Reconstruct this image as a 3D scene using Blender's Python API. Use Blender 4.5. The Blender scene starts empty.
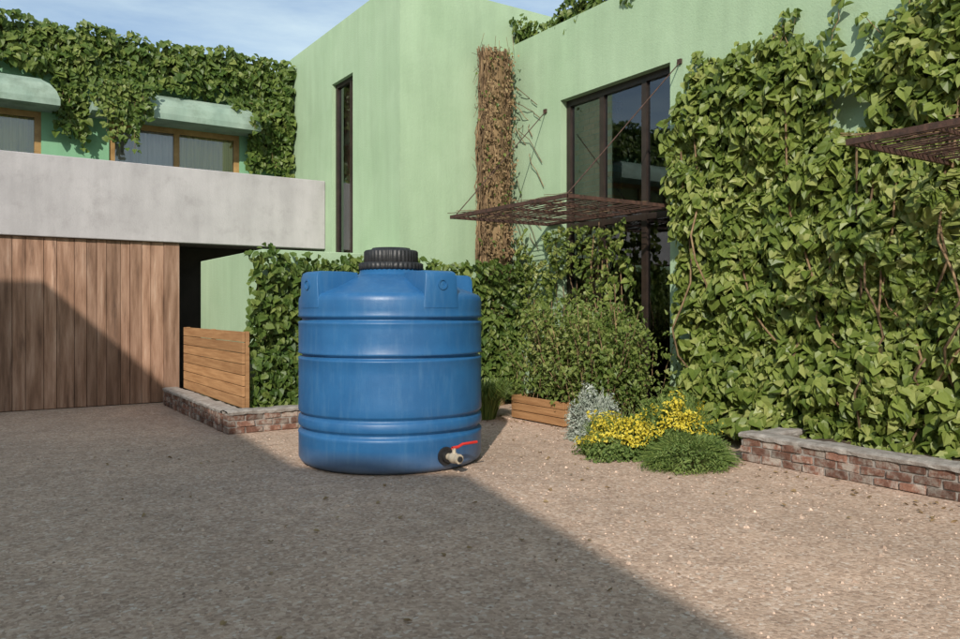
import bpy, math, random
import numpy as np
from mathutils import Vector, noise, Matrix
random.seed(7); rng=np.random.default_rng(7)
sc=bpy.context.scene
SUN=Vector((.568,.645,-.511)).normalized()

# ------------------------------------------------------------ materials
def newmat(name):
    m=bpy.data.materials.new(name); m.use_nodes=True
    nt=m.node_tree; nt.nodes.clear()
    return m,nt,nt.nodes,nt.links
def ramp(N,cols):
    r=N.new('ShaderNodeValToRGB'); e=r.color_ramp.elements
    while len(e)<len(cols): e.new(.5)
    for i,c in enumerate(cols):
        p,c=c if isinstance(c[0],(int,float)) and isinstance(c[1],tuple) else (i/(len(cols)-1),c)
        e[i].position=p; e[i].color=(*c,1)
    return r
def pos(N,L,stretch=(1,1,1)):
    g=N.new('ShaderNodeNewGeometry'); mp=N.new('ShaderNodeMapping'); mp.inputs['Scale'].default_value=stretch
    L.new(g.outputs['Position'],mp.inputs['Vector']); return g,mp
def nz(N,L,vec,scale,detail=6,rough=.6):
    n=N.new('ShaderNodeTexNoise'); n.inputs['Scale'].default_value=scale; n.inputs['Detail'].default_value=detail
    n.inputs['Roughness'].default_value=rough; L.new(vec,n.inputs['Vector']); return n
def surf(name,cols,scale=2,rough=.85,bump=.3,bscale=40,stretch=(1,1,1),island=0,bdist=.01,metal=0,spec=.4,extra=None,streak=0):
    m,nt,N,L=newmat(name); g,mp=pos(N,L,stretch)
    n=nz(N,L,mp.outputs[0],scale,8); r=ramp(N,cols); L.new(n.outputs[0],r.inputs[0])
    col=r.outputs[0]
    if extra:
        n2=nz(N,L,mp.outputs[0],extra[0],8,.7); mr=N.new('ShaderNodeMapRange')
        mr.inputs[1].default_value=extra[1]; mr.inputs[2].default_value=extra[2]
        mr.inputs[4].default_value=extra[4] if len(extra)>4 else 1
        L.new(n2.outputs[0],mr.inputs[0]); mx=N.new('ShaderNodeMix'); mx.data_type='RGBA'
        L.new(mr.outputs[0],mx.inputs[0]); L.new(col,mx.inputs[6]); mx.inputs[7].default_value=(*extra[3],1); col=mx.outputs[2]
    if streak:   # weathering runs down the surface
        m2=N.new('ShaderNodeMapping'); m2.inputs['Scale'].default_value=(2.6,2.6,.28); L.new(g.outputs['Position'],m2.inputs[0])
        n5=nz(N,L,m2.outputs[0],1.6,9,.68); r5=ramp(N,[(.32,(1-streak,)*3),(.62,(1.02,1.02,1.02))]); L.new(n5.outputs[0],r5.inputs[0])
        mu=N.new('ShaderNodeMix'); mu.data_type='RGBA'; mu.blend_type='MULTIPLY'; mu.inputs[0].default_value=1
        L.new(col,mu.inputs[6]); L.new(r5.outputs[0],mu.inputs[7]); col=mu.outputs[2]
    if island:
        h=N.new('ShaderNodeHueSaturation'); mr=N.new('ShaderNodeMapRange')
        mr.inputs[3].default_value=1-island; mr.inputs[4].default_value=1+island
        L.new(g.outputs['Random Per Island'],mr.inputs[0]); L.new(mr.outputs[0],h.inputs['Value']); L.new(col,h.inputs['Color']); col=h.outputs[0]
    b=N.new('ShaderNodeBsdfPrincipled'); b.inputs['Roughness'].default_value=rough; b.inputs['Metallic'].default_value=metal
    b.inputs['Specular IOR Level'].default_value=spec
    L.new(col,b.inputs['Base Color'])
    if bump:
        nb=nz(N,L,mp.outputs[0],bscale,6); bp=N.new('ShaderNodeBump'); bp.inputs['Strength'].default_value=bump; bp.inputs['Distance'].default_value=bdist
        L.new(nb.outputs[0],bp.inputs['Height']); L.new(bp.outputs[0],b.inputs['Normal'])
    o=N.new('ShaderNodeOutputMaterial'); L.new(b.outputs[0],o.inputs[0]); return m
def leafmat(name,cols,trans=.3,rough=.45):
    m,nt,N,L=newmat(name); g=N.new('ShaderNodeNewGeometry'); r=ramp(N,cols)
    n=nz(N,L,g.outputs['Position'],1.3,3); a=N.new('ShaderNodeMath'); a.operation='MULTIPLY_ADD'; a.inputs[1].default_value=.7; 
    L.new(g.outputs['Random Per Island'],a.inputs[0])
    a2=N.new('ShaderNodeMath'); a2.operation='MULTIPLY_ADD'; a2.inputs[1].default_value=.9; a2.inputs[2].default_value=-.3
    L.new(n.outputs[0],a2.inputs[0]); L.new(a2.outputs[0],a.inputs[2]); L.new(a.outputs[0],r.inputs[0])
    b=N.new('ShaderNodeBsdfPrincipled'); b.inputs['Roughness'].default_value=rough; b.inputs['Specular IOR Level'].default_value=.35
    L.new(r.outputs[0],b.inputs['Base Color']); t=N.new('ShaderNodeBsdfTranslucent'); L.new(r.outputs[0],t.inputs['Color'])
    mx=N.new('ShaderNodeMixShader'); mx.inputs[0].default_value=trans; L.new(b.outputs[0],mx.inputs[1]); L.new(t.outputs[0],mx.inputs[2])
    o=N.new('ShaderNodeOutputMaterial'); L.new(mx.outputs[0],o.inputs[0]); return m
def glassmat(name,tint=(.85,.88,.88)):
    m,nt,N,L=newmat(name); t=N.new('ShaderNodeBsdfTransparent'); t.inputs[0].default_value=(*tint,1)
    gl=N.new('ShaderNodeBsdfGlossy'); gl.inputs['Roughness'].default_value=.02; gl.inputs[0].default_value=(.9,.95,1,1)
    lw=N.new('ShaderNodeFresnel'); lw.inputs[0].default_value=2.1
    mx=N.new('ShaderNodeMixShader'); L.new(lw.outputs[0],mx.inputs[0]); L.new(t.outputs[0],mx.inputs[1]); L.new(gl.outputs[0],mx.inputs[2])
    o=N.new('ShaderNodeOutputMaterial'); L.new(mx.outputs[0],o.inputs[0]); return m

M_st=surf('green_stucco',[(.3,(.315,.435,.275)),(.7,(.37,.49,.325))],1.1,.9,.45,45,extra=(.5,.50,.75,(.285,.385,.25),.8),streak=.10)
M_st2=surf('left_wing_stucco_shaded',[(.3,(.18,.38,.22)),(.7,(.23,.44,.27))],1.1,.9,.35,55,streak=.12)  # house green made darker and more saturated: the wing's weaker light put into colour
M_hood=surf('hood_plaster',[(.3,(.22,.31,.25)),(.7,(.30,.38,.31))],2.5,.85,.3,50,extra=(1.8,.48,.7,(.12,.17,.12),.8),streak=.2)
M_conc=surf('pale_concrete',[(.3,(.37,.35,.355)),(.7,(.46,.435,.44))],1.6,.85,.35,40,extra=(3,.52,.8,(.27,.25,.25),.7),streak=.12)
M_plank=surf('plank_wood',[(.28,(.11,.058,.036)),(.45,(.235,.13,.082)),(.6,(.34,.205,.14)),(.78,(.47,.33,.25))],1.5,.75,.5,9,stretch=(7,7,.7),island=.30,extra=(1.1,.55,.68,(.07,.036,.022),.7))
M_box=surf('cedar_wood',[(.3,(.28,.135,.055)),(.7,(.47,.26,.12))],2.2,.6,.4,9,stretch=(.8,.8,12),island=.2)
M_brick=surf('old_brick',[(.3,(.10,.045,.03)),(.6,(.20,.10,.07)),(.8,(.30,.20,.15))],14,.9,.8,60,island=.4,extra=(6,.47,.60,(.34,.30,.26),.85))
M_mort=surf('mortar',[(.3,(.20,.17,.15)),(.7,(.38,.35,.32))],12,.95,.8,60)
M_soil=surf('soil',[(.3,(.05,.035,.025)),(.7,(.13,.09,.06))],15,1,1,30,bdist=.03)
M_frame=surf('dark_frame_paint',[(.3,(.018,.012,.010)),(.7,(.04,.026,.02))],6,.45,.1,60)
M_wframe=surf('window_wood',[(.3,(.26,.15,.05)),(.7,(.42,.26,.10))],6,.5,.2,40)
M_glass=glassmat('window_glass')
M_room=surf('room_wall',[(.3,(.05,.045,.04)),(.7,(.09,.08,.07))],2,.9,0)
M_curt=surf('curtain_cloth',[(.3,(.58,.55,.48)),(.7,(.80,.77,.70))],3,.9,.4,10,stretch=(8,8,.3))
M_ycurt=surf('yellow_blind',[(.3,(.56,.52,.16)),(.7,(.78,.72,.30))],3,.9,.2,10,stretch=(8,8,.3))
M_rcurt=surf('brown_curtain',[(.3,(.30,.16,.11)),(.7,(.45,.27,.20))],3,.9,.2,10,stretch=(8,8,.3))
M_steel=surf('rusty_steel',[(.3,(.03,.018,.014)),(.7,(.10,.05,.035))],20,.7,.3,60)
M_stem=surf('vine_bark',[(.3,(.10,.06,.033)),(.5,(.20,.13,.07)),(.75,(.33,.23,.125))],9,.9,.7,40,stretch=(3,3,.6),island=.45)
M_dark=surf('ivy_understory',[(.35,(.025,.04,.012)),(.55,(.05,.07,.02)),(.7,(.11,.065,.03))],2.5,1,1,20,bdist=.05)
M_ivy=leafmat('ivy_leaf',[(0,(.07,.115,.02)),(.35,(.145,.20,.038)),(.65,(.235,.29,.066)),(.92,(.37,.39,.13))],.36,.42)
M_ivyd=leafmat('ivy_leaf_dark',[(0,(.040,.088,.016)),(.4,(.095,.152,.03)),(.75,(.165,.22,.05)),(1,(.27,.31,.09))],.34,.45)
M_bam=leafmat('shrub_leaf',[(0,(.07,.115,.022)),(.4,(.14,.20,.042)),(.75,(.23,.28,.075)),(1,(.34,.34,.12))],.4)
M_yel=leafmat('yellow_flower',[(0,(.45,.36,.02)),(.5,(.66,.54,.05)),(1,(.82,.72,.14))],.3,.7)
M_gry=leafmat('silver_leaf',[(0,(.22,.26,.20)),(.5,(.38,.42,.35)),(1,(.62,.64,.60))],.25,.7)
M_fea=leafmat('feathery_leaf',[(0,(.05,.10,.02)),(.5,(.14,.21,.05)),(1,(.26,.32,.09))],.35,.6)
M_gras=leafmat('grass_blade',[(0,(.05,.10,.02)),(.5,(.13,.19,.04)),(1,(.26,.30,.08))],.3,.5)
M_dry=leafmat('withered_leaf',[(0,(.14,.09,.045)),(.5,(.26,.17,.085)),(1,(.38,.28,.15))],.2,.8)

# ------------------------------------------------------------ object helpers
def link(o,parent=None):
    sc.collection.objects.link(o)
    if parent is not None: o.parent=parent
    return o
def empty(name,loc=(0,0,0)):
    e=bpy.data.objects.new(name,None); e.empty_display_size=.3; sc.collection.objects.link(e); return e
class Acc:
    def __init__(s): s.v=[];s.f=[];s.m=[];s.n=0;s.sm=[]
    def add(s,v,f,mi=0,smooth=False):
        v=np.asarray(v,float).reshape(-1,3); f=np.asarray(f,int).reshape(-1,4)
        s.v.append(v); s.f.append(f+s.n); s.n+=len(v); s.m.append(np.full(len(f),mi)); s.sm.append(np.full(len(f),smooth))
    def box(s,a,b,mi=0,jit=0):
        x0,y0,z0=a;x1,y1,z1=b
        v=np.array([(x0,y0,z0),(x1,y0,z0),(x1,y1,z0),(x0,y1,z0),(x0,y0,z1),(x1,y0,z1),(x1,y1,z1),(x0,y1,z1)],float)
        if jit: v+=rng.normal(0,jit,v.shape)
        s.add(v,[(0,3,2,1),(4,5,6,7),(0,1,5,4),(1,2,6,5),(2,3,7,6),(3,0,4,7)],mi)
    def tube(s,pts,rad,mi=0,k=5):
        pts=[Vector(p) for p in pts]; n=len(pts)
        if isinstance(rad,(int,float)): rad=[rad]*n
        vs=[]
        for i,p in enumerate(pts):
            t=(pts[min(i+1,n-1)]-pts[max(i-1,0)]).normalized()
            a=t.cross(Vector((0.31,.2,.93)) if abs(t.z)<.9 else Vector((1,.1,0))).normalized(); b=t.cross(a)
            for j in range(k):
                th=2*math.pi*j/k; vs.append(p+a*math.cos(th)*rad[i]+b*math.sin(th)*rad[i])
        fs=[(i*k+j,i*k+(j+1)%k,(i+1)*k+(j+1)%k,(i+1)*k+j) for i in range(n-1) for j in range(k)]
        s.add([tuple(x) for x in vs],fs,mi,True)
    def obj(s,name,mats,parent=None,bevel=0):
        me=bpy.data.meshes.new(name); v=np.concatenate(s.v); f=np.concatenate(s.f); m=np.concatenate(s.m); sm=np.concatenate(s.sm)
        me.vertices.add(len(v)); me.vertices.foreach_set('co',v.ravel())
        me.loops.add(f.size); me.loops.foreach_set('vertex_index',f.ravel().astype(np.int32))
        me.polygons.add(len(f)); me.polygons.foreach_set('loop_start',(np.arange(len(f))*4).astype(np.int32))
        me.polygons.foreach_set('material_index',m.astype(np.int32))
        me.polygons.foreach_set('use_smooth',sm.astype(bool))
        me.update(calc_edges=True); me.validate()
        for x in mats: me.materials.append(x)
        o=bpy.data.objects.new(name,me); link(o,parent)
        if bevel:
            b=o.modifiers.new('bevel','BEVEL'); b.width=bevel; b.segments=2; b.limit_method='ANGLE'
        return o
def box(name,a,b,mat,parent=None,bevel=0):
    A=Acc(); A.box(a,b); return A.obj(name,[mat],parent,bevel)
def wall_grid(name,axis,c,t,us,zs,holes,mat,parent):
    A=Acc()
    def P(u,z,d): return (c+d,u,z) if axis=='x' else (u,c+d,z)
    nu,nzz=len(us)-1,len(zs)-1
    solid=lambda i,j: 0<=i<nu and 0<=j<nzz and (i,j) not in holes
    for i in range(nu):
        for j in range(nzz):
            if not solid(i,j): continue
            u0,u1,z0,z1=us[i],us[i+1],zs[j],zs[j+1]
            A.add([P(u0,z0,0),P(u1,z0,0),P(u1,z1,0),P(u0,z1,0)],[(0,1,2,3)])
            A.add([P(u0,z0,t),P(u1,z0,t),P(u1,z1,t),P(u0,z1,t)],[(3,2,1,0)])
            if not solid(i-1,j): A.add([P(u0,z0,0),P(u0,z1,0),P(u0,z1,t),P(u0,z0,t)],[(0,1,2,3)])
            if not solid(i+1,j): A.add([P(u1,z0,0),P(u1,z1,0),P(u1,z1,t),P(u1,z0,t)],[(3,2,1,0)])
            if not solid(i,j-1): A.add([P(u0,z0,0),P(u1,z0,0),P(u1,z0,t),P(u0,z0,t)],[(3,2,1,0)])
            if not solid(i,j+1): A.add([P(u0,z1,0),P(u1,z1,0),P(u1,z1,t),P(u0,z1,t)],[(0,1,2,3)])
    return A.obj(name,[mat],parent)

# ------------------------------------------------------------ leaves
LEAF=np.array([(0,0,0),(.30,-.10,.05),(.50,.22,.11),(.30,.66,.05),(0,1.02,-.14),(-.30,.66,.05),(-.50,.22,.11),(-.30,-.10,.05)])
NARROW=np.array([(0,0,0),(.10,.1,.02),(.16,.3,.03),(.12,.65,.03),(0,1,-.08),(-.12,.65,.03),(-.16,.3,.03),(-.10,.1,.02)])
LF=np.array([(0,1,2,3),(0,3,4,5),(0,5,6,7)])
def leaves(A,P,Nn,size,mi=0,up=.35,jit=.45,droop=1.0,tmpl=LEAF,roll=.6):
    P=np.asarray(P,float); n=len(P)
    if n==0: return
    N=np.asarray(Nn,float)+np.array([0,0,up])+rng.normal(0,jit,(n,3)); N/=np.linalg.norm(N,axis=1)[:,None]
    T=np.tile([0,0,-droop],(n,1))+rng.normal(0,roll,(n,3))
    T-=N*(T*N).sum(1)[:,None]; T/=np.linalg.norm(T,axis=1)[:,None]+1e-9
    X=np.cross(T,N); s=(size*rng.uniform(.55,1.3,n))[:,None]; wd=rng.uniform(.8,1.1,n)[:,None]; cv=rng.uniform(.3,2.2,n)[:,None]
    V=np.stack([P+s*(X*a*wd+T*b+N*c*cv) for a,b,c in tmpl],1).reshape(-1,3)
    k=len(tmpl); F=(LF[None]+np.arange(n)[:,None,None]*k).reshape(-1,4)
    A.add(V,F,mi)
def nzv(p,s,o=0): return noise.noise(Vector((p[0]*s+o,p[1]*s+o*1.7,p[2]*s-o)))
def ivy_patch(A,O,U,V,N,ul,vl,dens,size,thick,mask,mi=0,mdark=1,bump=1.0,back=True,hs=1.6):
    O,U,V,N=[np.array(x,float) for x in (O,U,V,N)]
    th=thick if callable(thick) else (lambda u,v:thick)
    def h(u,v):
        p=O+U*u+V*v
        return max(0.15,.62+.55*nzv(p,hs,3)+.35*nzv(p,hs*2.7,9))
    Ps=[];Ns=[]
    for _ in range(int(dens*ul*vl)):
        u=random.random()*ul; v=random.random()*vl
        if mask(u,v)<=random.random()*.12: continue
        hh=h(u,v); t=th(u,v); e=.06
        gu=(h(u+e,v)-hh)/e*t; gv=(h(u,v+e)-hh)/e*t
        d=t*hh*(1-.45*random.random()**1.6)
        Ps.append(O+U*u+V*v+N*d); Ns.append(N-bump*(U*gu+V*gv))
    leaves(A,Ps,Ns,size,mi)
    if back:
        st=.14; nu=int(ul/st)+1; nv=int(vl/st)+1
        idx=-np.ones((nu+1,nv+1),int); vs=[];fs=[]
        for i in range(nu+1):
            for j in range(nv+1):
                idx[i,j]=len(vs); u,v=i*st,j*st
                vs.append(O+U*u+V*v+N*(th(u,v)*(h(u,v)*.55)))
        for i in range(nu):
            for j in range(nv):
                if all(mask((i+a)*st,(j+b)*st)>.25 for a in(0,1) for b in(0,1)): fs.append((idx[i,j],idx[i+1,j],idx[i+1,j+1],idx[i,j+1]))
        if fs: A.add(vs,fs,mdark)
def wig(p0,p1,n,amp,seed):
    p0,p1=Vector(p0),Vector(p1); out=[]
    for i in range(n+1):
        t=i/n; p=p0.lerp(p1,t); k=amp*math.sin(math.pi*min(1,t*1.2+.1))
        out.append(p+Vector((noise.noise(Vector((seed,t*4,1))),noise.noise(Vector((seed,t*4,5))),.5*noise.noise(Vector((seed,t*4,9)))))*k*2)
    return out

# ------------------------------------------------------------ ground
m,nt,N,L=newmat('gravel'); g,mp=pos(N,L)
vo=N.new('ShaderNodeTexVoronoi'); vo.inputs['Scale'].default_value=48; L.new(mp.outputs[0],vo.inputs['Vector'])
sep=N.new('ShaderNodeSeparateColor'); L.new(vo.outputs['Color'],sep.inputs[0])
r1=ramp(N,[(0,(.24,.155,.115)),(.35,(.48,.335,.25)),(.7,(.62,.45,.345)),(.93,(.69,.55,.45)),(1,(.80,.72,.64))]); L.new(sep.outputs[0],r1.inputs[0])
n2=nz(N,L,mp.outputs[0],150,4); r2=ramp(N,[(.3,(.35,.235,.17)),(.7,(.67,.50,.385))]); L.new(n2.outputs[0],r2.inputs[0])
mx=N.new('ShaderNodeMix'); mx.data_type='RGBA'; mx.inputs[0].default_value=.45; L.new(r1.outputs[0],mx.inputs[6]); L.new(r2.outputs[0],mx.inputs[7])
n3=nz(N,L,mp.outputs[0],.55,8,.65); r3=ramp(N,[(.3,(.78,.78,.78)),(.7,(1.08,1.06,1.04))]); L.new(n3.outputs[0],r3.inputs[0])
mu=N.new('ShaderNodeMix'); mu.data_type='RGBA'; mu.blend_type='MULTIPLY'; mu.inputs[0].default_value=1; L.new(mx.outputs[2],mu.inputs[6]); L.new(r3.outputs[0],mu.inputs[7])
n4=nz(N,L,mp.outputs[0],5,8,.7); r4=ramp(N,[(.35,(.84,.84,.84)),(.65,(1.08,1.08,1.08))]); L.new(n4.outputs[0],r4.inputs[0])
mu2=N.new('ShaderNodeMix'); mu2.data_type='RGBA'; mu2.blend_type='MULTIPLY'; mu2.inputs[0].default_value=1; L.new(mu.outputs[2],mu2.inputs[6]); L.new(r4.outputs[0],mu2.inputs[7])
b=N.new('ShaderNodeBsdfPrincipled'); b.inputs['Roughness'].default_value=.95; b.inputs['Specular IOR Level'].default_value=.2; L.new(mu2.outputs[2],b.inputs['Base Color'])
ad=N.new('ShaderNodeMath'); ad.operation='SUBTRACT'; L.new(n2.outputs[0],ad.inputs[0]); L.new(vo.outputs['Distance'],ad.inputs[1])
bp=N.new('ShaderNodeBump'); bp.inputs['Strength'].default_value=.6; bp.inputs['Distance'].default_value=.007; L.new(ad.outputs[0],bp.inputs['Height']); L.new(bp.outputs[0],b.inputs['Normal'])
o=N.new('ShaderNodeOutputMaterial'); L.new(b.outputs[0],o.inputs[0]); M_grav=m
A=Acc(); A.add([(-500,-500,0),(500,-500,0),(500,500,0),(-500,500,0)],[(0,1,2,3)]); A.obj('ground',[M_grav])
M_peb=surf('pebble_stone',[(.3,(.28,.195,.15)),(.7,(.62,.47,.37))],8,.9,0,island=.4)
A=Acc()
for _ in range(14000):
    x,y=random.uniform(-1,6.45),random.uniform(1.2,9.4)
    if random.random()>2.2/(.5+math.hypot(x,y)): continue
    s=random.uniform(.003,.008)*(1+ (random.random()<.06)*.9); a=random.random()*3
    c,d=math.cos(a)*s*1.3,math.sin(a)*s*1.3
    A.add([(x+c,y+d,0),(x-d,y+c,0),(x-c,y-d,0),(x+d,y-c,0),(x+c*.5,y+d*.5,s*1.1),(x-d*.5,y+c*.6,s*1.2),(x-c*.5,y-d*.5,s),(x+d*.6,y-c*.5,s)],
          [(4,5,6,7),(0,1,5,4),(1,2,6,5),(2,3,7,6),(3,0,4,7)])
A.obj('gravel_stones',[M_peb])
A=Acc(); Ps=[]
for _ in range(260):
    if random.random()<.6: x,y=6.45-abs(random.gauss(0,.35)),random.uniform(2,9)
    else: x,y=random.uniform(1,6.4),random.uniform(3,9.4)
    if math.hypot(x-3.65,y-7.15)>1: Ps.append((x,y,.012))
leaves(A,Ps,[(0,0,1)]*len(Ps),.035,0,jit=.25); A.obj('fallen_leaves',[M_dry])

# ------------------------------------------------------------ house
H=empty('green_stucco_house')
wall_grid('tower_side_wall','x',5.51,.3,[10.5,12.2,13.08,15.2],[0,2.4,5.5,6.5],{(1,1)},M_st,H)
wall_grid('tower_front_wall','y',10.5,.3,[5.81,12],[0,6.5],set(),M_st,H)
box('tower_roof',(5.81,10.8,6.25),(12,15.2,6.4),M_conc,H)
box('tower_back_wall',(5.81,14.9,0),(12,15.2,6.24),M_st,H)
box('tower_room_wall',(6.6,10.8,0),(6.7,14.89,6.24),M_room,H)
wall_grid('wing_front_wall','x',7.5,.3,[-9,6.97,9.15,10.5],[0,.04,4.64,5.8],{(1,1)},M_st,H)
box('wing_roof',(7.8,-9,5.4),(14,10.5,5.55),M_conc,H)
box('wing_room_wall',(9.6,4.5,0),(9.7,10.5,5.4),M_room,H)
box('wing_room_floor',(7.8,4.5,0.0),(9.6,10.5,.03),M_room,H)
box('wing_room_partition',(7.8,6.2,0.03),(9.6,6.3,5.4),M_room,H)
A=Acc(); 
for j in range(62):
    z=.04+j*.085
    for i in range(3):
        y=8.5+i*.24+(.12 if j%2 else 0)-.06; A.box((7.86,y,z),(8.08,y+.225,z+.073))
A.box((7.87,8.45,.03),(8.06,9.3,5.35),1); A.obj('reflection_brick_pier',[surf('reflection_brick',[(.3,(.36,.16,.10)),(.7,(.52,.27,.18))],10,.9,.4,50,island=.3),M_mort],H)  # brickwork added behind the glass, standing in for a brown reflection in the pane
wall_grid('left_wing_wall','y',15.2,.3,[-12,-1.0,1.15,2.2,4.5,5.8],[0,2.85,4.86,6.15],{(1,1),(3,1)},M_st2,H)
box('left_wing_roof',(-12,15.5,5.9),(5.8,22,6.0),M_conc,H)
box('left_wing_room_wall',(-12,17.2,2.8),(5.8,17.3,5.9),M_room,H)
box('balcony_floor',(-12,13.62,2.66),(5.5,15.19,2.82),M_conc,H)
box('low_block',(3.3,10.15,0),(5.5,13.3,2.3),M_st,H,.01)
def window(name,axis,c,u0,u1,z0,z1,fr,mull,trans,mat,depth=.08,recess=.12):
    A=Acc()
    def B(a,b,za,zb,d0=0,d1=depth,mi=0):
        if axis=='x': A.box((c+recess+d0,a,za),(c+recess+d1,b,zb),mi)
        else: A.box((a,c+recess+d0,za),(b,c+recess+d1,zb),mi)
    B(u0,u0+fr,z0,z1); B(u1-fr,u1,z0,z1); B(u0+fr,u1-fr,z1-fr,z1); B(u0+fr,u1-fr,z0,z0+fr)
    for m_ in mull: B(m_-fr*.5,m_+fr*.5,z0+fr,z1-fr,.004,depth-.004)
    for (a,b_,z) in trans: B(a,b_,z-fr*.45,z+fr*.45,.01,depth-.01)
    q=depth*.5; a,b_,za,zb=u0+fr*.9,u1-fr*.9,z0+fr*.9,z1-fr*.9
    pts=[(c+recess+q,a,za),(c+recess+q,b_,za),(c+recess+q,b_,zb),(c+recess+q,a,zb)] if axis=='x' else [(a,c+recess+q,za),(b_,c+recess+q,za),(b_,c+recess+q,zb),(a,c+recess+q,zb)]
    A.add(pts,[(0,1,2,3)] if axis=='y' else [(3,2,1,0)],1)
    return A.obj(name,[mat,M_glass],H)
window('entrance_glazing','x',7.5,6.97,9.15,.04,4.64,.09,[7.55,8.38],[(7.06,9.06,2.75)],M_frame)
window('tower_window','x',5.51,12.2,13.08,2.4,5.5,.07,[12.45],[],M_frame,recess=.07)
window('balcony_window','y',15.2,2.2,4.5,2.85,4.86,.1,[3.35],[],M_wframe,recess=.03)
window('balcony_window_far','y',15.2,-1.0,1.15,2.85,4.86,.1,[.05],[],M_wframe,recess=.03)
def curtain(name,axis,c,u0,u1,z0,z1,mat):
    A=Acc(); n=int((u1-u0)/.02); vs=[]
    for i in range(n+1):
        u=u0+(u1-u0)*i/n; d=.03*math.sin(u*38+math.sin(u*7))+.012*math.sin(u*91)
        for z in(z0,z1): vs.append((c+d,u,z) if axis=='x' else (u,c+d,z))
    A.add(vs,[(2*i,2*i+2,2*i+3,2*i+1) for i in range(n)],0,True); A.obj(name,[mat],H)
curtain('tower_curtain','x',5.76,12.5,13.1,2.3,5.6,M_rcurt)
curtain('balcony_curtain','y',15.37,2.2,3.35,2.85,5,M_curt)
curtain('balcony_blind','y',15.37,-1,1.15,2.85,5,M_ycurt)
curtain('balcony_curtain_end','y',15.38,3.36,4.5,2.85,5,M_ycurt)
def hood(name,x0,x1):
    prof=[(-.62,4.86,0),(-.62,4.96,0),(-.58,5.10,.05),(-.48,5.23,.14),(-.30,5.34,.27),(0,5.42,.36)]
    A=Acc(); vs=[]
    for y,z,i in prof: vs+=[(x0+i,15.198+y,z),(x1-i,15.198+y,z)]
    n=len(prof)
    A.add(vs,[(2*i,2*i+1,2*i+3,2*i+2) for i in range(n-1)],0,False)
    A.add([(x0,15.198,4.86),(x0,15.198-.62,4.86),(x1,15.198-.62,4.86),(x1,15.198,4.86)],[(0,1,2,3)])
    for k,xx in ((0,x0),(1,x1)):
        for i in range(n-1):
            a=vs[2*i+k]; b_=vs[2*i+2+k]
            A.add([a,b_,(b_[0],15.198,b_[2]),(a[0],15.198,a[2])],[(0,1,2,3)])
    A.obj(name,[M_hood],H)
hood('window_hood',1.85,4.72); hood('window_hood_far',-1.5,1.38)
A=Acc(); A.box((-12,13.38,2.6),(5.505,13.6,3.83)); A.obj('concrete_balcony_parapet',[M_conc],None,.012)
A=Acc(); x=3.0; 
while x>-9:
    w=random.choice([.14,.17,.2,.24]); A.box((x-w+.006,13.45+random.uniform(0,.014),0.01),(x,13.52,2.595)); x-=w
A.box((-9,13.53,0),(3.0,13.6,2.59),0)
A.obj('wooden_plank_wall',[M_plank],None,.004)
box('passage_shade_panel',(3.02,15.0,0),(5.5,15.15,2.65),M_room,H)  # dark panel before the wing wall, the passage's shade put into its colour

# neighbouring house behind the camera (casts the yard shadow)
Hn=7.0; k=Vector((SUN.x,SUN.y))/(-SUN.z)*Hn
sh=[(1.60,-3.8),(3.84,6.0),(2.7,7.25),(3.2,15.9)]
pl=[(a-k.x,b_-k.y) for a,b_ in sh]; pl+= [(-20,pl[3][1]),(-20,pl[0][1])]
NB=empty('neighbouring_house')
me=bpy.data.meshes.new('walls'); n=len(pl)
me.from_pydata([(x,y,0) for x,y in pl]+[(x,y,Hn) for x,y in pl],[],[tuple(range(n,2*n))]+[(i,(i+1)%n,(i+1)%n+n,i+n) for i in range(n)])
me.materials.append(M_st); link(bpy.data.objects.new('walls',me),NB)
for i,yy in enumerate((0.6,3,5.4)):
    xx=pl[2][0]+(yy-pl[2][1])/(pl[3][1]-pl[2][1])*(pl[3][0]-pl[2][0])
    box(f'window_{i}',(xx-.05,yy-.5,3.8),(xx+.06,yy+.5,5.3),M_frame,NB)

# ------------------------------------------------------------ brick kerbs
def kerb(name,x0,y0,x1,y1,h=.28):
    A=Acc(); alongy=(y1-y0)>(x1-x0); A.box((x0+.012,y0+.012,0),(x1-.012,y1-.012,h-.05),1)
    L0=(y1-y0) if alongy else (x1-x0); c=3; ch=(h-.045)/c
    for j in range(c):
        t=-.11*(j%2)
        while t<L0:
            a,b_=max(t,0)+.006,min(t+.215,L0)-.006
            if b_-a>.03:
                z0=j*ch+.005; z1=(j+1)*ch-.005; q=random.uniform(-.006,.008)
                if alongy: A.box((x0-q,y0+a,z0),(x1+q,y0+b_,z1),0,.004)
                else: A.box((x0+a,y0-q,z0),(x0+b_,y1+q,z1),0,.004)
            t+=.225
    n=int(L0/.06); vs=[];fs=[]
    ww=(x1-x0) if alongy else (y1-y0)
    prof=[(-.012,h-.05),(-.018,h-.015),(.02,h),(ww-.02,h),(ww+.018,h-.015),(ww+.012,h-.05)]
    for i in range(n+1):
        t=L0*i/n; wv=.012*noise.noise(Vector((t*3,x0,y0)))
        for d,z in prof:
            dd=d+random.gauss(0,.004)+wv*(1 if d>ww/2 else -1); zz=z+random.gauss(0,.003)+wv
            vs.append((x0+dd,y0+t,zz) if alongy else (x0+t,y0+dd,zz))
    for i in range(n):
        for q in range(5): fs.append((i*6+q,i*6+q+1,i*6+q+7,i*6+q+6))
    A.add(vs,fs,1); A.obj(name,[M_brick,M_mort],None,.006)
kerb('brick_kerb',6.5,-3,6.72,5.12); kerb('brick_kerb',6.73,4.9,7.49,5.12)
kerb('brick_kerb',2.68,9.78,2.9,13.1); kerb('brick_kerb',2.68,9.55,6.3,9.77)
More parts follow.
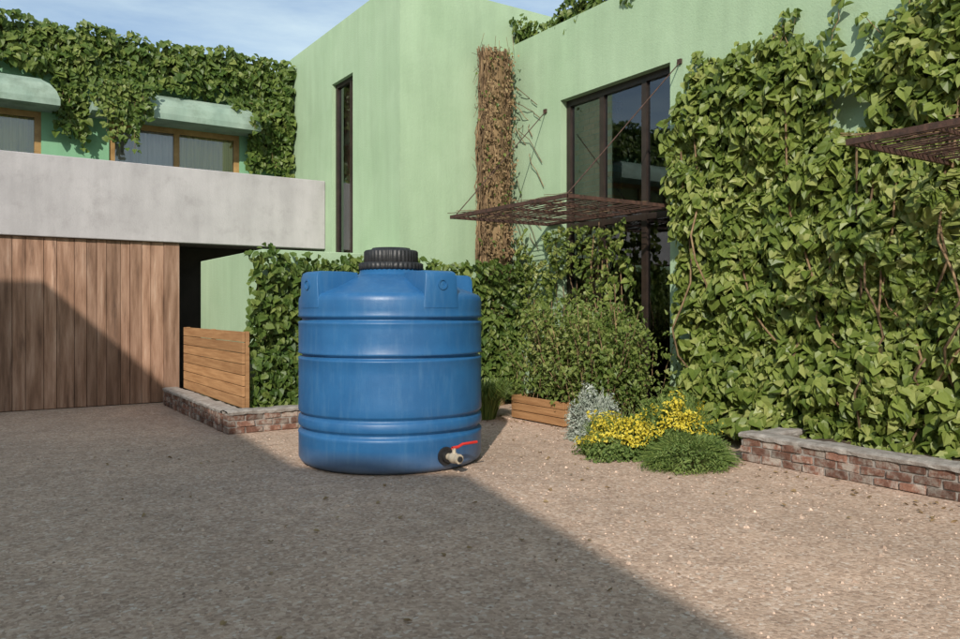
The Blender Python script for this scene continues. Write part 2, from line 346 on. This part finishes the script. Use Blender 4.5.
def soil(name,x0,y0,x1,y1,z):
    A=Acc(); n=int((x1-x0)/.12)+1; m_=int((y1-y0)/.12)+1; vs=[]
    for i in range(n+1):
        for j in range(m_+1):
            x=x0+(x1-x0)*i/n;y=y0+(y1-y0)*j/m_; vs.append((x,y,z+.05*noise.noise(Vector((x*3,y*3,0)))))
    A.add(vs,[(i*(m_+1)+j,(i+1)*(m_+1)+j,(i+1)*(m_+1)+j+1,i*(m_+1)+j+1) for i in range(n) for j in range(m_)],0,True)
    A.obj(name,[M_soil])
soil('planting_bed_soil',6.72,-3,7.5,4.9,.2); soil('planting_bed_soil',2.9,9.77,6.3,10.5,.2)
A=Acc()
for j in range(7):
    z0=.27+j*.138
    A.box((2.95,9.84,z0),(2.985,12.95,z0+.129)); 
for y in (9.845,11.4,12.88): A.box((2.988,y,.26),(3.04,y+.06,1.23))
A.obj('cedar_planter',[M_box],None,.004)
A=Acc()
for j in range(3):
    z0=.02+j*.105
    A.box((6.38,7.72,z0),(6.41,8.85,z0+.097)); A.box((6.412,7.72,z0),(7.3,7.75,z0+.097)); A.box((6.412,8.82,z0),(7.3,8.85,z0+.097))
for x,y in ((6.42,7.76),(6.42,8.74)): A.box((x,y,0),(x+.06,y+.06,.33))
A.box((6.45,7.8,.05),(7.28,8.78,.26),1)
A.obj('wooden_planter_box',[M_box,M_soil],None,.004)

# ------------------------------------------------------------ ivy
NN=lambda u,v,s,o: noise.noise(Vector((u*s+o,v*s,o*1.3)))
A=Acc()
def mk(u,v):
    top=4.12+.26*NN(u,0,.9,2)+.15*NN(u,0,3,5)
    le=.10+.22*NN(0,v,.9,8)+.1*NN(0,v,3,1)+ (.12 if v>3.6 else 0)+.17*max(0,min(1,(2.6-v)))
    return min(top-v,(u-le)*1.2,1,1.0+1.5*NN(u,v,1.1,21))
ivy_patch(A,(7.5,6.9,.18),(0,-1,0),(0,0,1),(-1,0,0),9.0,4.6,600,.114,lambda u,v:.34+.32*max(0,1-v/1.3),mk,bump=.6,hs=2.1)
for i in range(34):
    y=random.uniform(-1,6.5); A.tube(wig((7.33,y,.2),(7.3,y+random.uniform(-.8,.8),random.uniform(2,4)),12,.25,i*3.3),.012,2)
Ps=[];Ns=[]
for i in range(60):
    y=random.uniform(-1,6.7); z=4.15+random.uniform(0,.1); q=wig((7.4,y,z-.2),(7.45,y+random.uniform(-.4,.4),z+random.uniform(.1,.5)),6,.08,i*1.7)
    A.tube(q,.004,2,4)
    for p in q[1:]:
        for _ in range(3): Ps.append(tuple(p+Vector((random.gauss(0,.02),random.gauss(0,.06),random.gauss(0,.03))))); Ns.append((-1,0,0))
leaves(A,Ps,Ns,.09)
A.obj('ivy_climber',[M_ivy,M_dark,M_stem])

A=Acc()
def mk(u,v):
    top=2.02+.12*NN(u,0,1.3,4)+.08*NN(u,0,4,5); return min(top-v,(u+.02+.06*NN(0,v,2,3))*2,(4.35-u)*2,1)
ivy_patch(A,(3.04,10.13,.25),(1,0,0),(0,0,1),(0,-1,0),4.4,2.4,600,.10,.34,mk,bump=.6)
A.obj('ivy_climber',[M_ivyd,M_dark])
A=Acc()
def mk(u,v):
    x=u-4; z=v+2.9
    bot=5.22+.22*NN(u,0,1.2,7)
    if x>4.6: bot=4.15+.3*NN(u,0,2,1)
    elif 4.25<x: bot=5.0
    if 1.35<x<1.85: bot=4.5+.2*NN(u,0,3,1)
    if 1.85<=x<=4.25: bot=5.46+.1*NN(u,0,3,4)
    if x<1.35: bot=5.46+.12*NN(u,0,2,4)
    top=6.42+.18*NN(u,0,1.1,3)+.1*NN(u,0,4,6)
    return min(z-bot,top-z,1)*2
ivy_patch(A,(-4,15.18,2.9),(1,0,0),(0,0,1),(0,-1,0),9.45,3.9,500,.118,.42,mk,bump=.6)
Ps=[];Ns=[]
for i in range(34):
    x=random.choice([random.gauss(2.45,.22),random.gauss(2.2,.15),random.uniform(1.4,1.8),random.uniform(4.3,5.2)]); z0=5.4; ln=random.uniform(.3,1.15)
    y_=14.53 if 1.8<x<4.7 else 15.0
    q=wig((x,y_,z0-.05),(x+random.uniform(-.1,.1),y_-.03,z0-ln),7,.05,i*2.1); A.tube(q,.005,2,4)
    if y_<14.6: A.tube([(x,15.1,5.5),(x,14.8,5.42),(x,14.53,5.35)],.005,2,4)
    for p in q:
        for _ in range(4): Ps.append(tuple(p+Vector((random.gauss(0,.05),random.gauss(0,.04),random.gauss(0,.05))))); Ns.append((0,-1,0))
leaves(A,Ps,Ns,.09)
A.obj('ivy_climber',[M_ivyd,M_dark,M_stem])
A=Acc()
def mk(u,v): return min((.55+.2*NN(u,0,1.2,3)+.1*NN(u,0,4,1))*min(1,.35+u*.6)-v,1)*3
ivy_patch(A,(7.72,7.6,5.62),(0,1,0),(0,0,1),(-1,0,0.1),2.85,1.1,620,.095,.24,mk)
A.obj('ivy_climber',[M_ivyd,M_dark])
A=Acc()
def mk(u,v):
    y=7.5+u; z=.3+v
    top=2.72+.12*NN(u,0,2,1); bot=.9 if y>9.2 else 1.6+.45*NN(u,0,2.2,6)
    hole=.6*NN(u,v,1.9,11)+ (.08 if y>9.2 else .16)
    return min(top-z,z-bot,hole)*1.5
ivy_patch(A,(7.47,7.5,.3),(0,1,0),(0,0,1),(-1,0,0),2.6,2.6,330,.085,.2,mk,back=False)
for i in range(16):
    y=random.uniform(7.6,10.2); A.tube(wig((7.42,y,.3),(7.4,y+random.uniform(-.4,.4),random.uniform(1.8,2.8)),10,.15,i*5.3),.008,2)
A.obj('ivy_climber',[M_ivy,M_dark,M_stem])
A=Acc(); CX=7.06
for i in range(330):
    a=random.uniform(0,2*math.pi); r=.25*math.sqrt(random.uniform(.4,1))
    cx,cy=CX+1.1*r*math.cos(a),10.28+.65*r*math.sin(a); z0=random.uniform(0.2,4.4) ; z1=min(5.6+random.uniform(-.06,.05),z0+random.uniform(1.2,3.6))
    q=[]
    for j in range(13):
        t=j/12; z=z0+(z1-z0)*t; q.append((cx+.05*noise.noise(Vector((i*2.3,z*2.2,0)))*2,cy+.04*noise.noise(Vector((i*2.3,z*2.2,7)))*2,z))
    A.tube(q,random.uniform(.005,.015),0,5)
A.tube([(CX,10.3,0),(CX,10.3,2),(CX,10.3,4),(CX,10.3,5.55)],.2,1,12)
for i in range(700):
    z=random.uniform(.3,5.6); a=random.uniform(math.pi*.9,2.1*math.pi); x=CX+.3*math.cos(a); y=10.28+.2*math.sin(a)
    A.tube([(x,y,z),(x+random.gauss(0,.03),y-abs(random.gauss(0,.04)),z+random.gauss(0,.07)),(x+random.gauss(0,.04),y+random.gauss(0,.04),z+random.gauss(0,.14))],.004,0,4)
for i in range(12):
    z=random.uniform(1.8,5.2); A.tube(wig((7.44,10.2,z),(7.47,10.0-random.uniform(.05,.5),z-random.uniform(.3,1.3)),8,.12,i*7.7),.006,0,4)
Ps=[(CX+random.gauss(0,.18),10.08+random.gauss(0,.05),random.uniform(.5,5.6)) for _ in range(220)]
leaves(A,Ps,[(0,-1,0)]*220,.05,2)
Ps=[(CX+random.uniform(-.27,.27),10.1+random.gauss(0,.05),random.uniform(.5,5.6)) for _ in range(1500)]
leaves(A,Ps,[(0,-1,0)]*1500,.042,3)
A.obj('dry_vine_column',[M_stem,M_dry,M_ivyd,M_dry])

# ------------------------------------------------------------ canopies
def canopy(y0,y1,rods):
    R=empty('steel_canopy'); A=Acc(); z=2.8; X0,X1=5.74,7.49
    for y in (y0,y1): A.box((X0,y-.015,z-.022),(X1,y+.015,z+.022))
    A.box((X0-.015,y0-.015,z-.024),(X0+.015,y1+.015,z+.024)); A.box((X1-.05,y0+.021,z-.022),(X1-.01,y1-.021,z+.022))
    for i in range(1,4): A.box((X0+.02,y0+(y1-y0)*i/4-.01,z-.018),(X1-.05,y0+(y1-y0)*i/4+.01,z+.008))
    n=20
    for i in range(1,n):
        x=X0+(X1-X0)*i/n; q=[(x+random.gauss(0,.008),y0+(y1-y0)*j/6,z+.02+random.gauss(0,.005)) for j in range(7)]; A.tube(q,.007,0,5)
    A.obj('frame_and_bars',[M_steel],R)
    B=Acc()
    for i in range(55):
        x=random.uniform(X0,X1); y=random.uniform(y0,y1); a=random.gauss(math.pi/2,.5); l=random.uniform(.3,1.0)
        p1=(min(max(x+l*math.cos(a),X0-.03),X1),min(max(y+l*math.sin(a),y0-.05),y1+.05),z+.05+random.uniform(0,.03))
        B.tube(wig((x,y,z+.04),p1,6,.03,i*1.9),random.uniform(.003,.006),0,4)
    B.obj('twigs',[M_stem],R)
    C=Acc()
    for (wy,wz,cy) in rods:
        C.tube([(7.5,wy,wz),(X0+.05,cy,z+.03)],.008,0,6); C.box((7.47,wy-.03,wz-.03),(7.499,wy+.03,wz+.03))
    C.obj('tie_rods',[M_steel],R)
canopy(6.9,9.4,[(9.5,4.55,9.36),(6.8,4.6,6.94)])
canopy(1.0,3.5,[(1.0,4.6,1.04)])

# ------------------------------------------------------------ shrubs
A=Acc(); Ps=[];Ns=[]
for i in range(150):
    bx,by=random.uniform(6.5,7.2),random.uniform(6.95,8.8); h=random.uniform(.9,1.68)
    tx,ty=bx+random.gauss(-.08,.18),by+random.gauss(0,.2)
    q=wig((bx,by,.15),(tx,ty,h),9,.08,i*1.3); A.tube(q,.006,1,4)
    for p in q[2:]:
        for _ in range(9): Ps.append((p.x+random.gauss(0,.07),p.y+random.gauss(0,.07),p.z+random.gauss(0,.05))); Ns.append((random.gauss(-.6,.5),random.gauss(-.3,.6),.3))
leaves(A,Ps,Ns,.062,0,tmpl=LEAF*np.array([.7,1,1]),jit=.6,roll=1)
A.obj('leafy_shrub',[M_bam,M_stem])
def mound(name,c,r,n,size,mats,tmpl=LEAF,col=None,hs=4,core=.62,blades=0):
    A=Acc(); c=np.array(c); r=np.array(r); P=[];Nn=[];mi=[]
    for _ in range(n):
        a=random.uniform(0,2*math.pi); zz=random.uniform(0,1); q=math.sqrt(1-zz*zz); d=np.array([q*math.cos(a),q*math.sin(a),zz])
        k=.86+.38*nzv(d*1.0+c,hs*.6,2)+.18*nzv(d+c,hs*1.8,5); k*=1-.3*random.random()**2
        P.append(c+d*r*k); Nn.append(d); mi.append(col(d,P[-1]) if col else 0)
    P=np.array(P);Nn=np.array(Nn);mi=np.array(mi)
    for k in set(mi): 
        s=mi==k; leaves(A,P[s],Nn[s],size,int(k),tmpl=tmpl,jit=.6,roll=1.2)
    for _ in range(blades):
        a=random.uniform(0,2*math.pi); e=random.uniform(.05,1.3); d=Vector((math.cos(a)*math.cos(e),math.sin(a)*math.cos(e),math.sin(e)))
        l=1+random.uniform(-.25,.1); p0=Vector(c)+Vector((d.x*r[0],d.y*r[1],d.z*r[2]))*l*.5; p1=Vector(c)+Vector((d.x*r[0],d.y*r[1],d.z*r[2]))*l*1.0; p1.z-=.03
        s=p0.cross(p1-p0).normalized()*.004; mid=(p0+p1)/2+Vector((random.gauss(0,.02),random.gauss(0,.02),.02))
        A.add([tuple(p0-s),tuple(p0+s),tuple(mid+s),tuple(mid-s)],[(0,1,2,3)],len(mats)-2)
        A.add([tuple(mid-s),tuple(mid+s),tuple(p1+s*.3),tuple(p1-s*.3)],[(0,1,2,3)],len(mats)-2)
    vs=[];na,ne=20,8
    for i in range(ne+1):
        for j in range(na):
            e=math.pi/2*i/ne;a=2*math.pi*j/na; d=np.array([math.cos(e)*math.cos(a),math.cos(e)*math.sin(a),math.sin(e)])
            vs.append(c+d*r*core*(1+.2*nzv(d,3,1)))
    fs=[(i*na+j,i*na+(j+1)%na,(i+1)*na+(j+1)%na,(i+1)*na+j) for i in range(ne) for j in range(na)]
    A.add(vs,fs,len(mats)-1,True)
    A.obj(name,mats)
SM=LEAF*np.array([.8,1,1])
mound('yellow_flowering_shrub',(5.70,5.98,0),(.50,.44,.50),5200,.030,[M_yel,M_fea,M_dark],SM,
      col=lambda d,p: 0 if (p[2]>.14+.2*nzv(p,3,4) and nzv(p,5,8)>-.22) else 1,blades=400)
mound('yellow_flowering_shrub',(6.12,5.55,0),(.50,.46,.68),6200,.030,[M_yel,M_fea,M_dark],SM,
      col=lambda d,p: 0 if (p[2]>.30+.2*nzv(p,3,4) and nzv(p,5,8)>-.22) else 1,blades=500)
mound('feathery_shrub',(5.85,5.18,0),(.54,.42,.35),4600,.035,[M_fea,M_fea,M_dark],NARROW,blades=1800)
mound('silver_shrub',(6.15,6.88,0),(.38,.36,.60),4400,.032,[M_gry,M_gry,M_dark],SM,blades=500)
mound('silver_shrub',(5.90,6.45,0),(.30,.28,.42),2600,.030,[M_gry,M_fea,M_dark],SM,col=lambda d,p: 0 if nzv(p,6,2)>-.15 else 1,blades=300)
mound('green_shrub',(6.7,6.25,0),(.45,.5,.64),3400,.045,[M_fea,M_fea,M_dark],SM,blades=300)
def grass(name,c,r,h,n):
    A=Acc()
    for _ in range(n):
        a=random.uniform(0,2*math.pi); q=random.random()**.7; b0=Vector((c[0]+math.cos(a)*r*.4*q,c[1]+math.sin(a)*r*.4*q,c[2]))
        hh=h*random.uniform(.6,1.05); out=Vector((math.cos(a),math.sin(a),0))*r*random.uniform(.3,1.1)
        s=Vector((-math.sin(a+random.gauss(0,.8)),math.cos(a),0))*.006; p=[b0,b0+out*.25+Vector((0,0,hh*.6)),b0+out*.65+Vector((0,0,hh*.95)),b0+out*1.05+Vector((0,0,hh*.85))]
        vs=[]
        for i,x in enumerate(p): w=[1,1,.7,.15][i]; vs+=[tuple(x-s*w),tuple(x+s*w)]
        A.add(vs,[(0,1,3,2),(2,3,5,4),(4,5,7,6)])
    A.obj(name,[M_gras])
grass('ornamental_grass',(6.02,9.0,0),.40,.56,1200); grass('ornamental_grass',(5.5,9.25,0),.3,.45,500)

# ------------------------------------------------------------ tank
TC=(3.65,7.15); T=empty('blue_water_tank')
m,nt,N,L=newmat('blue_plastic'); g,mp=pos(N,L)
n1=nz(N,L,mp.outputs[0],2.5,8,.65); r=ramp(N,[(.3,(.015,.092,.235)),(.7,(.024,.125,.295))]); L.new(n1.outputs[0],r.inputs[0])
mp2=N.new('ShaderNodeMapping'); mp2.inputs['Scale'].default_value=(9,9,1.2); L.new(g.outputs['Position'],mp2.inputs['Vector'])
n2=nz(N,L,mp2.outputs[0],2,8,.7); mr=N.new('ShaderNodeMapRange'); mr.inputs[1].default_value=.50; mr.inputs[2].default_value=.8; mr.inputs[4].default_value=.42; L.new(n2.outputs[0],mr.inputs[0])
mx=N.new('ShaderNodeMix'); mx.data_type='RGBA'; L.new(mr.outputs[0],mx.inputs[0]); L.new(r.outputs[0],mx.inputs[6]); mx.inputs[7].default_value=(.09,.20,.34,1)
sx=N.new('ShaderNodeSeparateXYZ'); L.new(g.outputs['Position'],sx.inputs[0]); mr2=N.new('ShaderNodeMapRange'); mr2.inputs[1].default_value=.22; mr2.inputs[2].default_value=0; mr2.inputs[4].default_value=.7; L.new(sx.outputs[2],mr2.inputs[0])
mm=N.new('ShaderNodeMath'); mm.operation='MULTIPLY'; L.new(mr2.outputs[0],mm.inputs[0]); L.new(n1.outputs[0],mm.inputs[1])
mx2=N.new('ShaderNodeMix'); mx2.data_type='RGBA'; L.new(mm.outputs[0],mx2.inputs[0]); L.new(mx.outputs[2],mx2.inputs[6]); mx2.inputs[7].default_value=(.28,.24,.20,1)
b=N.new('ShaderNodeBsdfPrincipled'); L.new(mx2.outputs[2],b.inputs['Base Color']); 
n3=nz(N,L,mp.outputs[0],6,6); mr3=N.new('ShaderNodeMapRange'); mr3.inputs[3].default_value=.32; mr3.inputs[4].default_value=.54; L.new(n3.outputs[0],mr3.inputs[0]); L.new(mr3.outputs[0],b.inputs['Roughness'])
nb=nz(N,L,mp.outputs[0],90,4); bp=N.new('ShaderNodeBump'); bp.inputs['Strength'].default_value=.15; bp.inputs['Distance'].default_value=.004; L.new(nb.outputs[0],bp.inputs['Height'])
nb2=nz(N,L,mp.outputs[0],3.5,3); bp2=N.new('ShaderNodeBump'); bp2.inputs['Strength'].default_value=.25; bp2.inputs['Distance'].default_value=.02; L.new(nb2.outputs[0],bp2.inputs['Height']); L.new(bp.outputs[0],bp2.inputs['Normal']); L.new(bp2.outputs[0],b.inputs['Normal'])
o=N.new('ShaderNodeOutputMaterial'); L.new(b.outputs[0],o.inputs[0]); M_tank=m
M_blk=surf('black_plastic',[(.3,(.012,.012,.013)),(.7,(.03,.03,.032))],12,.45,.2,60)
M_brass=surf('valve_brass',[(.3,(.40,.33,.24)),(.7,(.62,.54,.42))],12,.4,.1,60,metal=.3)
M_red=surf('red_plastic',[(.3,(.45,.02,.015)),(.7,(.6,.04,.03))],12,.4,0)
def revolve(name,prof,mat,parent,seg=128,c=TC,rfun=None):
    A=Acc(); vs=[]
    for rr,z in prof:
        for j in range(seg):
            a=2*math.pi*j/seg; q=rr if rfun is None else rfun(rr,z,j); vs.append((c[0]+q*math.cos(a),c[1]+q*math.sin(a),z))
    A.add(vs,[(i*seg+j,i*seg+(j+1)%seg,(i+1)*seg+(j+1)%seg,(i+1)*seg+j) for i in range(len(prof)-1) for j in range(seg)],0,True)
    return A.obj(name,[mat],parent)
R=.915
def groove(z,d=.022,w=.018): return [(R,z-w*1.9),(R+.006,z-w*1.3),(R-.002,z-w*.9),(R-d,z-w*.35),(R-d,z+w*.35),(R-.002,z+w*.9),(R+.006,z+w*1.3),(R,z+w*1.9)]
prof=[(0.0,.02),(R-.06,.005),(R-.02,.03),(R,.07),(R,.29),(R+.005,.31)]
prof+=[(R-.004,.325),(R-.032,.34),(R-.032,.362),(R-.004,.378),(R+.004,.39),(R+.004,.43),(R+.0,.455),(R-.004,.468),(R-.028,.48),(R-.028,.499),(R-.002,.514),(R+.003,.53)]
prof+=[(R,.6),(R,.9)]+groove(1.06,.034,.022)+[(R,1.2),(R,1.32)]+groove(1.41,.034,.024)
prof+=[(R,1.5),(R,1.585),(R-.006,1.62),(R-.03,1.65),(R-.075,1.668),(.70,1.72),(.52,1.80),(.38,1.845),(.32,1.86),(.31,1.90),(0,1.90)]
revolve('body',prof,M_tank,T)
cam_ang=math.atan2(-TC[1],-TC[0])
import bmesh
def lug(ang,name):
    bm=bmesh.new(); ca,sa=math.cos(ang),math.sin(ang)
    def W(x,y,z): return (TC[0]+x*ca-y*sa,TC[1]+x*sa+y*ca,z)
    n=9; rows=[]
    for (x,z,hw) in [(R+.004,1.52,.19),(R+.004,1.62,.185),(R+.002,1.80,.172),(R-.014,1.848,.165),(R-.05,1.865,.158),(.62,1.868,.14),(.45,1.862,.12)]:
        row=[]
        for j in range(n):
            t=-1+2*j/(n-1); y=hw*t
            xx=math.sqrt(max(x*x-y*y,0)) if x>.6 else x; row.append(bm.verts.new(W(xx,y,z)))
        rows.append(row)
    for a,b_ in zip(rows,rows[1:]):
        for j in range(n-1): bm.faces.new((a[j],a[j+1],b_[j+1],b_[j]))
    for s,j in ((1,n-1),(-1,0)):
        low=[]
        for row,xz in zip(rows,[R,R,R,R-.01,R-.05,.62,.45]):
            v=row[j].co; y=-(v.x-TC[0])*sa+(v.y-TC[1])*ca; x=(v.x-TC[0])*ca+(v.y-TC[1])*sa
            low.append(bm.verts.new(W(x-.01,y*1.12,1.55 if xz>.8 else 1.68)))
        for i in range(2,len(rows)-1):
            bm.faces.new((rows[i][j],rows[i+1][j],low[i+1],low[i]))
        f=[rows[0][j],rows[1][j],rows[2][j],low[2]]; bm.faces.new(f)
    bmesh.ops.recalc_face_normals(bm,faces=bm.faces)
    me=bpy.data.meshes.new(name); bm.to_mesh(me); bm.free()
    for p in me.polygons: p.use_smooth=True
    me.materials.append(M_tank); ob=link(bpy.data.objects.new(name,me),T)
    md=ob.modifiers.new('b','BEVEL'); md.width=.018; md.segments=3; md.limit_method='ANGLE'; md.angle_limit=math.radians(40)
    A=Acc(); 
    for r0,r1,x0,x1 in ((.052,.052,R-.03,R+.012),(.052,.036,R+.012,R+.012),(.036,.034,R+.012,R-.002),(.034,.0001,R-.002,R+.004)):
        vs=[]
        for rr,xx in((r0,x0),(r1,x1)):
            for k_ in range(24): th=2*math.pi*k_/24; vs.append(W(xx,rr*math.cos(th),1.74+rr*math.sin(th)))
        A.add(vs,[(k_,(k_+1)%24,24+(k_+1)%24,24+k_) for k_ in range(24)],0,False)
    A.obj(name+'_boss',[M_tank],T)
for i in range(4): lug(cam_ang+math.radians(31+90*i),f'lifting_lug_{i}')
ribs=lambda rr,z,j: rr*(1+(.02 if j%4<2 else -.012)) if rr>.2 else rr
revolve('lid_collar',[(.25,1.90),(.315,1.902),(.32,1.92),(.32,1.965),(.30,1.975),(.26,1.98)],M_blk,T,160,rfun=ribs)
revolve('lid_cap',[(.262,1.97),(.268,1.985),(.268,2.085),(.255,2.10),(.20,2.108),(.19,2.125),(.0001,2.13)],M_blk,T,160,rfun=ribs)
va=cam_ang+math.radians(33); ca,sa=math.cos(va),math.sin(va)
def W(x,y,z): return (TC[0]+x*ca-y*sa,TC[1]+x*sa+y*ca,z)
A=Acc(); z=.15
A.tube([W(R-.06,0,z),W(R+.02,0,z)],.085,0,24)
A.tube([W(R+.02,0,z),W(R+.021,0,z)],[.085,.001],0,24)
A.tube([W(R+.02,0,z),W(R+.05,0,z)],.06,0,6); A.tube([W(R+.05,0,z),W(R+.051,0,z)],[.06,.001],0,6)
A.tube([W(R+.05,0,z),W(R+.09,0,z)],.032,1,16)
A.tube([W(R+.085,0,z),W(R+.115,0,z),W(R+.15,0,z),W(R+.18,0,z)],[.036,.05,.05,.036],1,16)
A.tube([W(R+.18,0,z),W(R+.215,0,z)],.046,1,8); A.tube([W(R+.215,0,z),W(R+.216,0,z)],[.046,.001],1,8)
A.tube([W(R+.216,0,z),W(R+.23,0,z)],.026,0,16);A.tube([W(R+.23,0,z),W(R+.231,0,z)],[.026,.001],0,16)
A.tube([W(R+.132,0,z+.03),W(R+.132,0,z+.09)],.018,1,12)
A.tube([W(R+.13,-.02,z+.09),W(R+.13,.05,z+.095),W(R+.13,.10,z+.115),W(R+.13,.27,z+.118)],[.016,.014,.013,.014],2,8)
A.obj('outlet_valve',[M_blk,M_brass,M_red],T)

# ------------------------------------------------------------ sun, sky, camera
ld=bpy.data.lights.new('sun','SUN'); ld.energy=4.4; ld.angle=math.radians(.6); ld.color=(1,.94,.84)
lo=bpy.data.objects.new('sun',ld); lo.rotation_euler=SUN.to_track_quat('-Z','Y').to_euler(); link(lo)
w=bpy.data.worlds.new('World'); sc.world=w; w.use_nodes=True; nt=w.node_tree; N=nt.nodes; L=nt.links; N.clear()
sky=N.new('ShaderNodeTexSky'); sky.sky_type='NISHITA'; sky.sun_disc=False
sky.sun_elevation=math.asin(-SUN.z); sky.sun_rotation=math.atan2(-SUN.x,-SUN.y)
tc=N.new('ShaderNodeTexCoord'); mp=N.new('ShaderNodeMapping'); mp.inputs['Scale'].default_value=(1.2,2.4,7); mp.inputs['Rotation'].default_value=(.1,.25,.5); L.new(tc.outputs['Generated'],mp.inputs[0])
cn=nz(N,L,mp.outputs[0],2.2,9,.62); mr=N.new('ShaderNodeMapRange'); mr.inputs[1].default_value=.32; mr.inputs[2].default_value=.75; mr.inputs[3].default_value=.12; mr.inputs[4].default_value=.75; L.new(cn.outputs[0],mr.inputs[0])
mx=N.new('ShaderNodeMix'); mx.data_type='RGBA'; L.new(mr.outputs[0],mx.inputs[0]); L.new(sky.outputs[0],mx.inputs[6]); mx.inputs[7].default_value=(5.2,6.3,6.6,1)
bg=N.new('ShaderNodeBackground'); bg.inputs[1].default_value=.15; L.new(mx.outputs[2],bg.inputs[0]); ow=N.new('ShaderNodeOutputWorld'); L.new(bg.outputs[0],ow.inputs[0])
cd=bpy.data.cameras.new('camera'); cd.sensor_width=36; cd.lens=786/960*36; cd.shift_y=-9.5/960; cd.clip_end=2000; cd.clip_start=.05
co=bpy.data.objects.new('camera',cd); co.location=(0,0,1.5); co.rotation_euler=(math.radians(90),0,-math.radians(33.5)); link(co); sc.camera=co
sc.view_settings.view_transform='Standard'; sc.view_settings.look='None'; sc.view_settings.exposure=0
